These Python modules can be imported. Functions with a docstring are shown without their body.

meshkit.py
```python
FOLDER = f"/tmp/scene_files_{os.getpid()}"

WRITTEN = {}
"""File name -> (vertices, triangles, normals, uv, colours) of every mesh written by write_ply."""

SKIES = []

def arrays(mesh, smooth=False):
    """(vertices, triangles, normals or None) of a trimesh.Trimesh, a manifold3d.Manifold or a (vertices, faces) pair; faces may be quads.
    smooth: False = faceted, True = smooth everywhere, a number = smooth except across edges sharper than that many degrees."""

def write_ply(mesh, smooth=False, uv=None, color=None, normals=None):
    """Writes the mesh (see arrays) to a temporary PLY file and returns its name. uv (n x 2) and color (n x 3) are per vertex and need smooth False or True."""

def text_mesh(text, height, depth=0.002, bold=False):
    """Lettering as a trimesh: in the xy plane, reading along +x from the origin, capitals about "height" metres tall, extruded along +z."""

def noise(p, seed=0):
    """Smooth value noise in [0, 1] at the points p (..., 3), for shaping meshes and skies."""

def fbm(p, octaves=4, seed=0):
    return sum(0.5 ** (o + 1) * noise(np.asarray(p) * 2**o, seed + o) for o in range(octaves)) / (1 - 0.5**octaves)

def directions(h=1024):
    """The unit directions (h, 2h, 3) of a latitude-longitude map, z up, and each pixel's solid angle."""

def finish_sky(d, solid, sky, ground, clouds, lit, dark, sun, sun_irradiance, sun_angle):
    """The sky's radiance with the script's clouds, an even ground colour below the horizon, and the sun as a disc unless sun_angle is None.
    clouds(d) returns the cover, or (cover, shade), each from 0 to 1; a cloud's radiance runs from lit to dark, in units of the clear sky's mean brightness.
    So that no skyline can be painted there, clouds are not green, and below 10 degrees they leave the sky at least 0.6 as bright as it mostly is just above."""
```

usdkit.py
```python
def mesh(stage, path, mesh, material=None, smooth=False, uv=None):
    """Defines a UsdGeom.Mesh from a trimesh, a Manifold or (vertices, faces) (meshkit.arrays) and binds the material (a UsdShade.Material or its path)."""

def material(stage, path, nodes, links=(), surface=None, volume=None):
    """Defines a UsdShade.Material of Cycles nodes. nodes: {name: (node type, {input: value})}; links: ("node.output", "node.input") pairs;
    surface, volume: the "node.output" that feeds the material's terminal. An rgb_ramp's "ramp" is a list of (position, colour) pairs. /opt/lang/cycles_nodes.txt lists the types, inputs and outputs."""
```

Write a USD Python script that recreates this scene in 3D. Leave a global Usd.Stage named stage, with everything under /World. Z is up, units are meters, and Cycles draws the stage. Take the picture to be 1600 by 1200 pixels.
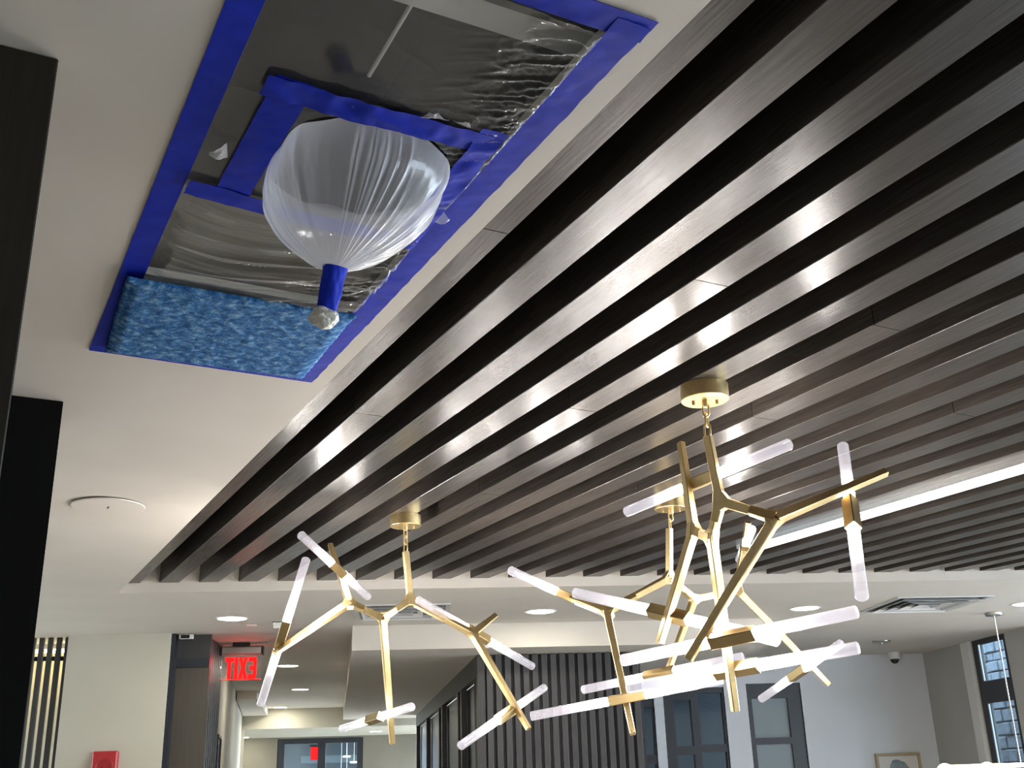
import math, random
import numpy as np
import trimesh
import manifold3d as m3
import shapely
from shapely.geometry import Polygon, box as sbox
from shapely import affinity
from pxr import Usd, UsdGeom, UsdLux, UsdShade, Gf, Sdf, Vt
import usdkit, meshkit

# ------------------------------------------------------------------ camera, sky, exposure
stage = Usd.Stage.CreateInMemory()
UsdGeom.SetStageUpAxis(stage, UsdGeom.Tokens.z)
UsdGeom.SetStageMetersPerUnit(stage, 1.0)
UsdGeom.Xform.Define(stage, '/World')
UsdGeom.Scope.Define(stage, '/World/Looks')

EXPOSURE = 0.0
YAW, PITCH, ROLL, FOCAL_PX = 0.48961077, 0.3515599, -0.03072509, 1679.6
EYE = 1.6
fw = np.array([math.sin(YAW) * math.cos(PITCH), math.cos(YAW) * math.cos(PITCH), math.sin(PITCH)])
rt = np.cross(fw, [0, 0, 1.0]); rt /= np.linalg.norm(rt)
up = np.cross(rt, fw)
cr, sr = math.cos(ROLL), math.sin(ROLL)
cam_r, cam_u = cr * rt + sr * up, -sr * rt + cr * up
cam = UsdGeom.Camera.Define(stage, '/World/camera')
cam.CreateHorizontalApertureAttr(36.0)
cam.CreateVerticalApertureAttr(27.0)
cam.CreateFocalLengthAttr(36.0 * FOCAL_PX / 1600)
cam.CreateClippingRangeAttr(Gf.Vec2f(0.05, 200))
cam.CreateExposureAttr(EXPOSURE)
cam.AddTransformOp().Set(Gf.Matrix4d(*cam_r, 0, *cam_u, 0, *(-fw), 0, 0, 0, EYE, 1))

SKY = 5.0
dome = UsdLux.DomeLight.Define(stage, '/World/sky_light')
dome.CreateColorAttr(Gf.Vec3f(0.74, 0.87, 1.0))
dome.CreateIntensityAttr(SKY)

LAMP = 400.0        # chandelier light engines
DOWNLIGHT = 120.0    # recessed downlight lenses
LINEAR = 9.0       # linear fixture between the slats
rng = random.Random(7)
nrg = np.random.default_rng(7)

# ------------------------------------------------------------------ helpers
used = {}
def path_for(name, parent):
    base = str(parent.GetPath()) if parent else '/World'
    n = used.get((base, name), 0); used[(base, name)] = n + 1
    return f'{base}/{name}' + (f'_{n:03d}' if n else '')

def tag(p, label=None, cat=None, group=None, kind=None):
    for k, v in (('label', label), ('category', cat), ('group', group), ('kind', kind)):
        if v: p.SetCustomDataByKey(k, v)
    return p

def obj(name, mesh, mat, parent=None, smooth=30, label=None):
    p = usdkit.mesh(stage, path_for(name, parent), mesh, mat, smooth).GetPrim()
    if label: p.SetCustomDataByKey('label', label)
    return p

def thing(name, label=None, cat=None, group=None, loc=None, kind=None):
    x = UsdGeom.Xform.Define(stage, path_for(name, None))
    if loc is not None: x.AddTranslateOp().Set(Gf.Vec3d(*map(float, loc)))
    return tag(x.GetPrim(), label, cat, group, kind)

def sub(name, parent, label=None):
    p = UsdGeom.Xform.Define(stage, path_for(name, parent)).GetPrim()
    if label: p.SetCustomDataByKey('label', label)
    return p

def copy_of(src, loc, label, rotz=0.0):
    x = UsdGeom.Xform.Define(stage, path_for(src.GetName(), None)); p = x.GetPrim()
    p.GetReferences().AddInternalReference(src.GetPath())
    p.SetInstanceable(True)
    x.ClearXformOpOrder()
    x.AddTranslateOp().Set(Gf.Vec3d(*map(float, loc)))
    for k in ('category', 'group'):
        v = src.GetCustomDataByKey(k)
        if v: p.SetCustomDataByKey(k, v)
    p.SetCustomDataByKey('label', label)
    return p

def cat_(ms): return trimesh.util.concatenate(list(ms))

def bx(x0, x1, y0, y1, z0, z1):
    m = trimesh.creation.box([x1 - x0, y1 - y0, z1 - z0]); m.apply_translation([(x0 + x1) / 2, (y0 + y1) / 2, (z0 + z1) / 2]); return m

def hull(points):
    return m3.Manifold.hull_points(np.asarray(points, float))

def tri(man):
    m = man.to_mesh(); return trimesh.Trimesh(m.vert_properties[:, :3], m.tri_verts, process=False)

def unit(v): v = np.asarray(v, float); return v / np.linalg.norm(v)

# the far rooms stand turned from the slats: a runs along their front, b away from the viewer
TH = math.radians(-22.8)
U = np.array([math.cos(TH), math.sin(TH), 0.0]); V = np.array([-math.sin(TH), math.cos(TH), 0.0])
BM = np.eye(4); BM[:3, 0] = U; BM[:3, 1] = V
def fb(m): m = m.copy(); m.apply_transform(BM); return m
def pb(a, b, z=0.0): return U * a + V * b + np.array([0, 0, z])
def bb(a0, a1, b0, b1, z0, z1): return fb(bx(a0, a1, b0, b1, z0, z1))
def cbox(x0, x1, y0, y1, z0, z1, c=0.003):
    """a box with chamfered edges"""
    pts = []
    for sx in (0, 1):
        for sy in (0, 1):
            for sz in (0, 1):
                X, Y, Z = (x1 if sx else x0), (y1 if sy else y0), (z1 if sz else z0)
                dx, dy, dz = (-c if sx else c), (-c if sy else c), (-c if sz else c)
                pts += [(X, Y + dy, Z + dz), (X + dx, Y, Z + dz), (X + dx, Y + dy, Z)]
    return tri(hull(pts))
def cbb(*a, c=0.003): return fb(cbox(*a, c=c))

def poly_extrude(poly, z0, z1):
    gs = getattr(poly, 'geoms', [poly])
    ms = []
    for g in gs:
        m = trimesh.creation.extrude_polygon(g, z1 - z0, engine='earcut'); m.apply_translation([0, 0, z0]); ms.append(m)
    return cat_(ms)

def lathe(profile, n=40):
    """profile: (r, z) from the lower axis point to the upper"""
    return trimesh.creation.revolve(np.array(profile, float), sections=n)

def torus(R, r, n=24, m=10, stretch=0.0):
    t = np.linspace(0, 2 * np.pi, n, endpoint=False); s = np.linspace(0, 2 * np.pi, m, endpoint=False)
    v = []
    for a in t:
        off = stretch * np.sign(np.sin(a)) if abs(np.sin(a)) > 1e-6 else 0
        for b in s:
            rr = R + r * np.cos(b)
            v.append((rr * np.cos(a), r * np.sin(b), rr * np.sin(a) + off))
    f = []
    for i in range(n):
        for j in range(m):
            a, b = i * m + j, i * m + (j + 1) % m
            c, d = ((i + 1) % n) * m + j, ((i + 1) % n) * m + (j + 1) % m
            f += [(a, c, d), (a, d, b)]
    t_ = trimesh.Trimesh(v, f, process=False); t_.fix_normals(); return t_

# ------------------------------------------------------------------ materials
def mat(name, nodes, links=(), surface='p.BSDF'):
    return usdkit.material(stage, '/World/Looks/' + name, nodes, links, surface=surface)

def plain(name, color, rough=0.5, metallic=0.0, **kw):
    return mat(name, {'p': ('principled_bsdf', dict(base_color=color, roughness=rough, metallic=metallic, **kw))})

def speckled(name, c0, c1, scale=60.0, rough=0.6, bump=0.0, stretch=(1, 1, 1), **kw):
    n = {'g': ('geometry', {}), 'm': ('mapping', {'scale': stretch}), 'n': ('noise_texture', {'scale': scale, 'detail': 4.0}),
         'r': ('rgb_ramp', {'ramp': [(0.3, c0), (0.7, c1)]}), 'p': ('principled_bsdf', dict(roughness=rough, **kw))}
    l = [('g.position', 'm.vector'), ('m.vector', 'n.vector'), ('n.fac', 'r.fac'), ('r.color', 'p.base_color')]
    if bump:
        n['b'] = ('bump', {'strength': bump, 'distance': 0.002}); l += [('n.fac', 'b.height'), ('b.normal', 'p.normal')]
    return mat(name, n, l)

M = {}
M['paint'] = speckled('ceiling_paint', (0.60, 0.55, 0.487), (0.63, 0.58, 0.517), 3.0, 0.75)
M['wall_paint'] = speckled('wall_paint', (0.48, 0.455, 0.375), (0.51, 0.485, 0.405), 2.0, 0.7)
M['grey_wall'] = speckled('grey_wall_paint', (0.69, 0.71, 0.75), (0.73, 0.75, 0.79), 2.0, 0.7)
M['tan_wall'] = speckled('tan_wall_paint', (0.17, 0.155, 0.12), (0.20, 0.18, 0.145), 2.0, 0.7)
M['floor'] = speckled('floor_tile', (0.40, 0.37, 0.33), (0.47, 0.44, 0.40), 4.0, 0.35)

def wood(name, c0, c1, rough, axis, bump=0.25, **kw):
    st = {'y': (150.0, 5.0, 150.0), 'z': (120.0, 120.0, 4.0)}[axis]
    return mat(name, {'g': ('geometry', {}), 'o': ('object_info', {}), 'm': ('mapping', {'scale': st}),
                      'n': ('noise_texture', {'scale': 1.0, 'detail': 5.0, 'roughness': 0.65, 'distortion': 0.3}),
                      'r': ('rgb_ramp', {'ramp': [(0.25, c0), (0.75, c1)]}),
                      'h': ('hsv', {}), 'mr': ('map_range', {'to_min': 0.82, 'to_max': 1.18}),
                      'rr': ('map_range', {'to_min': rough - 0.05, 'to_max': rough + 0.1}),
                      'b': ('bump', {'strength': bump, 'distance': 0.001}),
                      'p': ('principled_bsdf', dict(roughness=rough, **kw))},
               [('g.position', 'm.vector'), ('m.vector', 'n.vector'), ('n.fac', 'r.fac'), ('r.color', 'h.color'), ('o.random', 'mr.value'), ('mr.result', 'h.value'),
                ('h.color', 'p.base_color'), ('n.fac', 'rr.value'), ('rr.result', 'p.roughness'), ('n.fac', 'b.height'), ('b.normal', 'p.normal')])
M['slat'] = wood('slat_wood', (0.024, 0.020, 0.017), (0.060, 0.050, 0.043), 0.25, 'y', 0.35, specular_ior_level=0.36)
M['rib'] = wood('rib_wood', (0.026, 0.025, 0.027), (0.048, 0.046, 0.047), 0.42, 'z')
M['rib_back'] = plain('rib_shadow_gap', (0.02, 0.02, 0.025), 0.7)
M['column_wood'] = wood('column_wood', (0.007, 0.005, 0.003), (0.018, 0.014, 0.009), 0.55, 'z', specular_ior_level=0.25)
M['black_panel'] = plain('black_panel', (0.002, 0.002, 0.002), 0.8, specular_ior_level=0.1)
M['plenum'] = plain('plenum_black', (0.008, 0.008, 0.007), 0.9)
M['dark_frame'] = plain('dark_frame', (0.017, 0.020, 0.028), 0.4)
M['blue_dark'] = plain('blue_black_panel', (0.035, 0.042, 0.06), 0.35)
M['door_leaf'] = wood('door_leaf_wood', (0.045, 0.038, 0.030), (0.07, 0.06, 0.048), 0.45, 'z')
def brushed(name, color, rough):
    return mat(name, {'g': ('geometry', {}), 'n': ('noise_texture', {'scale': 90.0, 'detail': 3.0}), 'mr': ('map_range', {'to_min': rough - 0.02, 'to_max': rough + 0.04}),
                      'p': ('principled_bsdf', dict(base_color=color, metallic=1.0))},
               [('g.position', 'n.vector'), ('n.fac', 'mr.value'), ('mr.result', 'p.roughness')])
M['brass'] = brushed('brushed_brass', (0.70, 0.53, 0.265), 0.34)
M['brass_dark'] = brushed('aged_brass', (0.42, 0.31, 0.15), 0.38)
M['steel'] = brushed('satin_steel', (0.42, 0.41, 0.39), 0.35)
M['white_metal'] = plain('white_metal', (0.72, 0.71, 0.69), 0.4)
M['grey_metal'] = plain('grey_louver_metal', (0.52, 0.53, 0.54), 0.35, 0.3)
M['red'] = plain('red_plastic', (0.42, 0.025, 0.03), 0.4)
M['red_deep'] = plain('red_plastic_grille', (0.30, 0.015, 0.02), 0.5)
M['black_plastic'] = plain('black_plastic', (0.012, 0.012, 0.014), 0.25)

def emit(name, color, strength):
    return mat(name, {'e': ('emission', dict(color=color, strength=strength))}, surface='e.emission')
M['lamp'] = emit('light_engine', (1.0, 0.95, 0.88), LAMP)
M['downlight'] = emit('downlight_lens', (1.0, 0.95, 0.80), DOWNLIGHT)
M['linear'] = emit('linear_lens', (1.0, 0.97, 0.93), LINEAR)
M['globe'] = emit('globe_lamp_glass', (1.0, 0.96, 0.88), 9.0)
M['exit_red'] = emit('exit_letters', (1.0, 0.003, 0.003), 7.0)
M['niche_lamp'] = emit('niche_lamp', (1.0, 0.80, 0.32), 22.0)
M['far_lamp'] = emit('far_lamp', (0.9, 0.97, 1.0), 3.0)
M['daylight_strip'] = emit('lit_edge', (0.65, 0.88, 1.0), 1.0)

def thin_reflect(ior):
    """reflectance of a thin sheet, alike from both of its sides"""
    f0 = ((ior - 1) / (ior + 1)) ** 2
    return ({'rl': ('layer_weight', {'blend': 0.5}), 'rp': ('math', {'math_type': 'power', 'value2': 5.0}), 'fr': ('math', {'math_type': 'multiply_add', 'value2': 1 - f0, 'value3': f0})},
            [('rl.facing', 'rp.value1'), ('rp.value', 'fr.value1')])

# frosted lamp tube: lets light through, scatters it, keeps a soft surface sheen
M['tube'] = mat('frosted_tube', {'t': ('transparent_bsdf', {'color': (0.97, 0.96, 0.98)}), 'tr': ('translucent_bsdf', {'color': (0.62, 0.60, 0.65)}),
                                 'd': ('diffuse_bsdf', {'color': (0.62, 0.60, 0.65)}), 'gl': ('glossy_bsdf', {'color': (1, 1, 1), 'roughness': 0.15}),
                                 'm1': ('mix_closure', {'fac': 0.40}), 'm2': ('mix_closure', {'fac': 0.78}), **thin_reflect(1.45)[0], 'm3': ('mix_closure', {}), 'em': ('emission', {'color': (0.96, 0.91, 1.0), 'strength': 0.09}), 'ad': ('add_closure', {})},
                thin_reflect(1.45)[1] + [('m3.closure', 'ad.closure1'), ('em.emission', 'ad.closure2'), ('tr.BSDF', 'm1.closure1'), ('d.BSDF', 'm1.closure2'), ('m1.closure', 'm2.closure1'), ('t.BSDF', 'm2.closure2'),
                 ('m2.closure', 'm3.closure1'), ('gl.BSDF', 'm3.closure2'), ('fr.value', 'm3.fac')], surface='ad.closure')

def film(name, veil, rough, ior, tint=(0.85, 0.86, 0.85), veil_color=(0.8, 0.8, 0.82), blend=0.35, bump=0.0, bscale=(40, 40, 40)):
    """thin clear plastic: see-through, shiny, with a milky veil that thickens where the sheet is seen edge-on"""
    n = {'t': ('transparent_bsdf', {'color': tint}), 'd': ('diffuse_bsdf', {'color': veil_color}), 'tr': ('translucent_bsdf', {'color': veil_color}),
         'md': ('mix_closure', {'fac': 0.5}), 'lw': ('layer_weight', {'blend': blend}), 'mr': ('map_range', {'to_min': veil, 'to_max': min(1.0, veil + 0.5)}),
         'm1': ('mix_closure', {}), 'gl': ('glossy_bsdf', {'color': (1, 1, 1), 'roughness': rough}), **thin_reflect(ior)[0], 'm2': ('mix_closure', {})}
    l = [('d.BSDF', 'md.closure1'), ('tr.BSDF', 'md.closure2'), ('lw.facing', 'mr.value'), ('mr.result', 'm1.fac'), ('t.BSDF', 'm1.closure1'), ('md.closure', 'm1.closure2'),
         ('m1.closure', 'm2.closure1'), ('gl.BSDF', 'm2.closure2'), ('fr.value', 'm2.fac')] + thin_reflect(ior)[1]
    if bump:
        n |= {'g': ('geometry', {}), 'mp': ('mapping', {'scale': bscale}), 'nz': ('noise_texture', {'scale': 1.0, 'detail': 4.0, 'distortion': 0.8}), 'b': ('bump', {'strength': bump, 'distance': 0.01})}
        l += [('g.position', 'mp.vector'), ('mp.vector', 'nz.vector'), ('nz.fac', 'b.height'), ('b.normal', 'gl.normal'), ('b.normal', 'rl.normal')]
    return mat(name, n, l, surface='m2.closure')
M['sheet'] = film('plastic_sheet_film', 0.010, 0.06, 1.55, tint=(0.92, 0.93, 0.92), blend=0.2)
M['bag'] = film('plastic_bag_film', 0.28, 0.16, 1.42, tint=(0.95, 0.95, 0.96), veil_color=(0.90, 0.90, 0.94), blend=0.45)
M['knot'] = plain('bunched_plastic', (0.62, 0.60, 0.54), 0.25, transmission_weight=0.15)
M['foil'] = speckled('foil_facing', (0.10, 0.09, 0.075), (0.17, 0.155, 0.13), 6.0, 0.4, metallic=0.4)
M['tape'] = mat('blue_masking_tape', {'g': ('geometry', {}), 'n': ('noise_texture', {'scale': 30.0, 'detail': 5.0}), 'r': ('rgb_ramp', {'ramp': [(0.3, (0.005, 0.020, 0.34)), (0.75, (0.010, 0.030, 0.46))]}),
                                      'c': ('noise_texture', {'scale': 700.0, 'detail': 2.0}), 'b': ('bump', {'strength': 0.25, 'distance': 0.0006}), 'p': ('principled_bsdf', {'roughness': 0.55, 'specular_ior_level': 0.12})},
                [('g.position', 'n.vector'), ('n.fac', 'r.fac'), ('r.color', 'p.base_color'), ('g.position', 'c.vector'), ('c.fac', 'b.height'), ('b.normal', 'p.normal')])
M['filter'] = mat('blue_filter_fibre', {'g': ('geometry', {}), 'n': ('noise_texture', {'scale': 42.0, 'detail': 7.0, 'roughness': 0.72, 'distortion': 0.35}),
                                        'r': ('rgb_ramp', {'ramp': [(0.33, (0.008, 0.045, 0.16)), (0.50, (0.035, 0.15, 0.36)), (0.70, (0.28, 0.46, 0.64))]}),
                                        'b': ('bump', {'strength': 0.8, 'distance': 0.004}), 'p': ('principled_bsdf', {'roughness': 0.9, 'specular_ior_level': 0.2})},
                  [('g.position', 'n.vector'), ('n.fac', 'r.fac'), ('r.color', 'p.base_color'), ('n.fac', 'b.height'), ('b.normal', 'p.normal')])

def pane(name, tint, rough=0.03, haze=0.0, haze_color=(0.5, 0.6, 0.7)):
    return mat(name, {'t': ('transparent_bsdf', {'color': tint}), 'd': ('diffuse_bsdf', {'color': haze_color}), 'm1': ('mix_closure', {'fac': haze}),
                      'gl': ('glossy_bsdf', {'color': (1, 1, 1), 'roughness': rough}), **thin_reflect(1.5)[0], 'm2': ('mix_closure', {})},
               thin_reflect(1.5)[1] + [('t.BSDF', 'm1.closure1'), ('d.BSDF', 'm1.closure2'), ('m1.closure', 'm2.closure1'), ('gl.BSDF', 'm2.closure2'), ('fr.value', 'm2.fac')], surface='m2.closure')
M['glass'] = pane('clear_glass', (0.86, 0.92, 0.95))
M['acrylic'] = pane('clear_acrylic', (0.93, 0.93, 0.93), 0.05, 0.06, (0.8, 0.75, 0.75))
M['frosted'] = plain('frosted_glass', (0.30, 0.36, 0.39), 0.06)
M['frosted_dim'] = plain('frosted_glass_dim', (0.085, 0.125, 0.17), 0.18)
M['back_room'] = plain('back_room_paint', (0.34, 0.42, 0.52), 0.7)
M['return_wall'] = speckled('return_wall_paint', (0.43, 0.42, 0.40), (0.47, 0.46, 0.44), 2.0, 0.7)
M['stone'] = speckled('grey_stone', (0.030, 0.044, 0.058), (0.085, 0.108, 0.130), 30.0, 0.9, 0.5)
M['mortar'] = plain('dark_mortar', (0.018, 0.022, 0.027), 0.9)

# ------------------------------------------------------------------ the setting
ZC = 2.645         # plaster ceiling
ZS = 2.70          # undersides of the slats
ZT = 2.87          # black deck above the slats
RX = 0.865         # left edge of the recess that holds the slats
RB = 6.258         # far edge of that recess
far_l = pb(-1.7, RB)[:2]
def on_recess(x): # y of the recess's far edge at x
    return (RB - x * V[0]) / V[1]

recess = Polygon([(RX, -4.5), (RX, on_recess(RX)), (9.5, on_recess(9.5)), (9.5, -4.5)])
HX0, HX1, HY0, HY1 = 0.290, 0.765, 1.10, 2.21
plaster = Polygon([(-2.2, -5.0), (11.5, -5.0), (11.5, 12.0), (pb(0.6, 17.0)[0], pb(0.6, 17.0)[1]), (pb(-4.5, 17.0)[0], pb(-4.5, 17.0)[1]), (-2.2, 9.0)])
plaster = plaster.difference(recess).difference(sbox(HX0, HY0, HX1, HY1))
plaster = plaster.difference(Polygon([tuple(pb(a, b)[:2]) for a, b in ((5.17, 8.4), (14, 8.4), (14, 22), (5.17, 22))]))
tag(obj('ceiling', cat_([poly_extrude(plaster, ZC, ZC + 0.018), poly_extrude(recess.buffer(0.02, join_style='mitre').difference(recess), ZC + 0.018, ZT - 0.0005)]), M['paint'], smooth=False), kind='structure')

tag(obj('floor', bx(-8, 16, -8, 34, -0.1, 0.0), M['floor'], smooth=False), kind='structure')

# dark deck that closes the recess above the slats
deck = thing('slat_ceiling', kind='structure')
obj('deck', poly_extrude(Polygon([(RX - 0.1, -4.5), (RX - 0.1, on_recess(RX) + 0.1), (9.6, on_recess(9.6) + 0.1), (9.6, -4.5)]), ZT, ZT + 0.04), M['plenum'], deck, smooth=False)

def slat_board(x0, x1, y0, y1, z0=ZS, z1=ZT, skew=False):
    c = 0.0018
    prof = [(x0 + c, z0), (x1 - c, z0), (x1, z0 + c), (x1, z1), (x0, z1), (x0, z0 + c)]
    pts = []
    for x, z in prof:
        pts.append((x, y0, z)); pts.append((x, on_recess(x) - 0.001 if skew else y1, z))
    return tri(hull(pts))

PITCH_X, W_X, X0 = 0.20355, 0.10165, 1.07050
SEAMS = {-1: [1.818], 0: [3.076], 2: [1.837], 3: [2.773], 4: [3.85], 5: [1.869], 6: [2.615], 9: [2.32], 7: [3.6], 8: [0.9, 3.1], 10: [3.7], 11: [1.5], 13: [2.9], 14: [1.2, 3.6], 15: [2.4], 16: [3.3], 18: [2.9], 20: [1.9], 22: [2.7]}
YN = -2.4
for k in range(-1, 31):
    x0, x1 = (RX, 0.971) if k < 0 else (X0 + k * PITCH_X, X0 + k * PITCH_X + W_X)
    ye = min(on_recess(x0), on_recess(x1))
    cuts = [YN] + [y for y in SEAMS.get(k, []) if y < ye - 0.3] + [None]
    for i in range(len(cuts) - 1):
        a = cuts[i] + (0.0012 if i else 0); last = cuts[i + 1] is None
        obj('slat', slat_board(x0, x1, a, None if last else cuts[i + 1] - 0.0012, skew=last), M['slat'], deck, smooth=False)
obj('backing_strip', slat_board(0.972, 0.990, YN, None, z0=ZS + 0.020, skew=True), M['slat'], deck, smooth=False)

# linear lamp between two slats
t = thing('linear_light', 'long white linear light lying along the ceiling slats at the right', 'light')
obj('housing', bx(3.606, 3.742, -1.8, 4.34, ZS - 0.012, ZS - 0.0003), M['steel'], t, smooth=False)
obj('lens', bx(3.608, 3.728, -1.795, 4.335, ZS - 0.016, ZS - 0.0122), M['linear'], t, smooth=False)
obj('edge_flange', bx(3.598, 3.605, -1.8, 4.34, ZS - 0.021, ZS - 0.0003), M['steel'], t, smooth=False)
obj('edge_flange', bx(3.748, 3.756, -1.8, 4.34, ZS - 0.018, ZS - 0.0003), M['white_metal'], t, smooth=False)

# bulkhead, beam and low ceiling of the corridor
def poly_b(pts): return Polygon([tuple(pb(a, b)[:2]) for a, b in pts])
ZBK, ZBM = EYE + 0.872, EYE + 0.773
tag(obj('ceiling', poly_extrude(poly_b([(-0.467, 7.77), (2.56, 7.77), (2.72, 10.5), (0.45, 10.5), (0.2, 16.5), (-1.10, 16.5)]), ZBK, ZC - 0.001), M['paint'], smooth=False), kind='structure')
tag(obj('ceiling', poly_extrude(poly_b([(-3.9, 16.5), (0.9, 16.5), (0.9, 20.2), (-3.9, 20.2)]), ZBM, ZC + 0.3), M['wall_paint'], smooth=False), kind='structure')
tag(obj('trim', poly_extrude(poly_b([(-2.11, 13.2), (-1.88, 13.2), (-2.18, 16.49), (-2.535, 16.49)]), EYE + 0.955, ZC - 0.001), M['paint'], smooth=False), kind='structure')

# wall with the red alarm, cut for the slatted opening on its left
WB = 8.0
obj_wall = Polygon([(-2.475, 0), (-1.765, 0), (-1.765, 1.045 + EYE), (-2.475, 1.045 + EYE)])
def wall_ab(poly, b0, b1):
    """poly in (a, z) extruded along b"""
    m = poly_extrude(poly, 0, b1 - b0)
    v = m.vertices.copy(); m.vertices = np.stack([v[:, 0], b0 + v[:, 2], v[:, 1]], 1); m.fix_normals()
    return fb(m)
def wall_ba(poly, a0, a1):
    """poly in (b, z) extruded along a"""
    m = poly_extrude(poly, 0, a1 - a0)
    v = m.vertices.copy(); m.vertices = np.stack([a0 + v[:, 2], v[:, 0], v[:, 1]], 1); m.fix_normals()
    return fb(m)
tag(obj('wall_left', wall_ab(Polygon([(-2.475, 0), (-1.765, 0), (-1.765, ZC), (-2.475, ZC)]), 8.0, 8.6), M['wall_paint'], smooth=False), kind='structure')
tag(obj('wall_left', cat_([bb(-5, -2.475, 8.75, 8.85, 0, ZC), bb(-2.56, -2.475, 8.6, 8.75, 0, ZC)]), M['wall_paint'], smooth=False), kind='structure')

# corridor walls
def wall_line(p, q, th, z0, z1):
    p, q = np.array(p, float), np.array(q, float); d = unit(q - p); n = np.array([-d[1], d[0]]) * th
    pts = [p, q, q + n, p + n]
    return poly_extrude(Polygon([tuple(pb(*s)[:2]) for s in pts]), z0, z1)
tag(obj('wall_corridor', cat_([wall_line((-1.57, 8.85), (-2.55, 16.55), 0.12, 0, ZC), wall_line((-2.50, 16.5), (-3.25, 19.8), 0.12, 0, ZBM)]), M['wall_paint'], smooth=False), kind='structure')
DA0, DA1, DB = -2.42, -0.96, 19.7
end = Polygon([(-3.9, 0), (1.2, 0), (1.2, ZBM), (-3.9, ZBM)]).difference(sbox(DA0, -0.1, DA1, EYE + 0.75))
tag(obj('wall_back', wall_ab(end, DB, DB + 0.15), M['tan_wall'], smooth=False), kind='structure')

# back wall on the right with two glazed openings and a door
BW = 10.55
bwall = Polygon([(1.0, 0), (5.2, 0), (5.2, ZC), (1.0, ZC)])
bwall = bwall.difference(sbox(2.33, 0.3, 2.93, EYE + 0.77)).difference(sbox(2.06, 0.3, 2.24, EYE + 0.68)).difference(sbox(3.15, 0, 3.69, EYE + 0.795))
tag(obj('wall_back', wall_ab(bwall, BW, BW + 0.15), M['grey_wall'], smooth=False), kind='structure')
tag(obj('wall_back', bb(1.0, 5.2, 12.4, 12.5, 0, ZC), M['back_room'], smooth=False), kind='structure')
# window wall on the right
RA = 4.97
rwall = Polygon([(8.5, 0), (10.6, 0), (10.6, ZC), (8.5, ZC)]).difference(sbox(8.97, 0.4, 9.56, ZC - 0.002))
tag(obj('wall_right', wall_ba(rwall, RA, RA + 0.05), M['return_wall'], smooth=False), kind='structure')
tag(obj('trim', bb(RA - 0.035, RA - 0.0005, 9.565, 9.70, 0, ZC - 0.001), M['white_metal'], smooth=False), kind='structure')

# window in the right wall
w = thing('window', kind='structure')
def wframe(b0, b1, z0, z1): return bb(RA + 0.008, RA + 0.046, b0, b1, z0, z1)
obj('window_frame', cat_([wframe(9.47, 9.559, 0.4, 2.64), wframe(8.971, 9.02, 0.4, 2.64), wframe(9.02, 9.47, EYE + 0.50, EYE + 0.685), wframe(9.02, 9.47, 2.60, 2.64), wframe(9.02, 9.47, 0.4, 0.5)]), M['dark_frame'], w, smooth=False)
obj('pane', bb(RA + 0.025, RA + 0.031, 9.02, 9.47, EYE + 0.685, 2.60), M['glass'], w, smooth=False)
obj('pane', bb(RA + 0.025, RA + 0.031, 9.02, 9.47, 0.5, EYE + 0.50), M['glass'], w, smooth=False)
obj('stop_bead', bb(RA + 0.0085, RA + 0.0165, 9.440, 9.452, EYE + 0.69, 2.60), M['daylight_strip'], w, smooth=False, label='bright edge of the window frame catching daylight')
obj('stop_bead', bb(RA + 0.0085, RA + 0.0165, 9.440, 9.452, 0.5, EYE + 0.49), M['daylight_strip'], w, smooth=False, label='bright edge of the window frame catching daylight')
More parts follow.
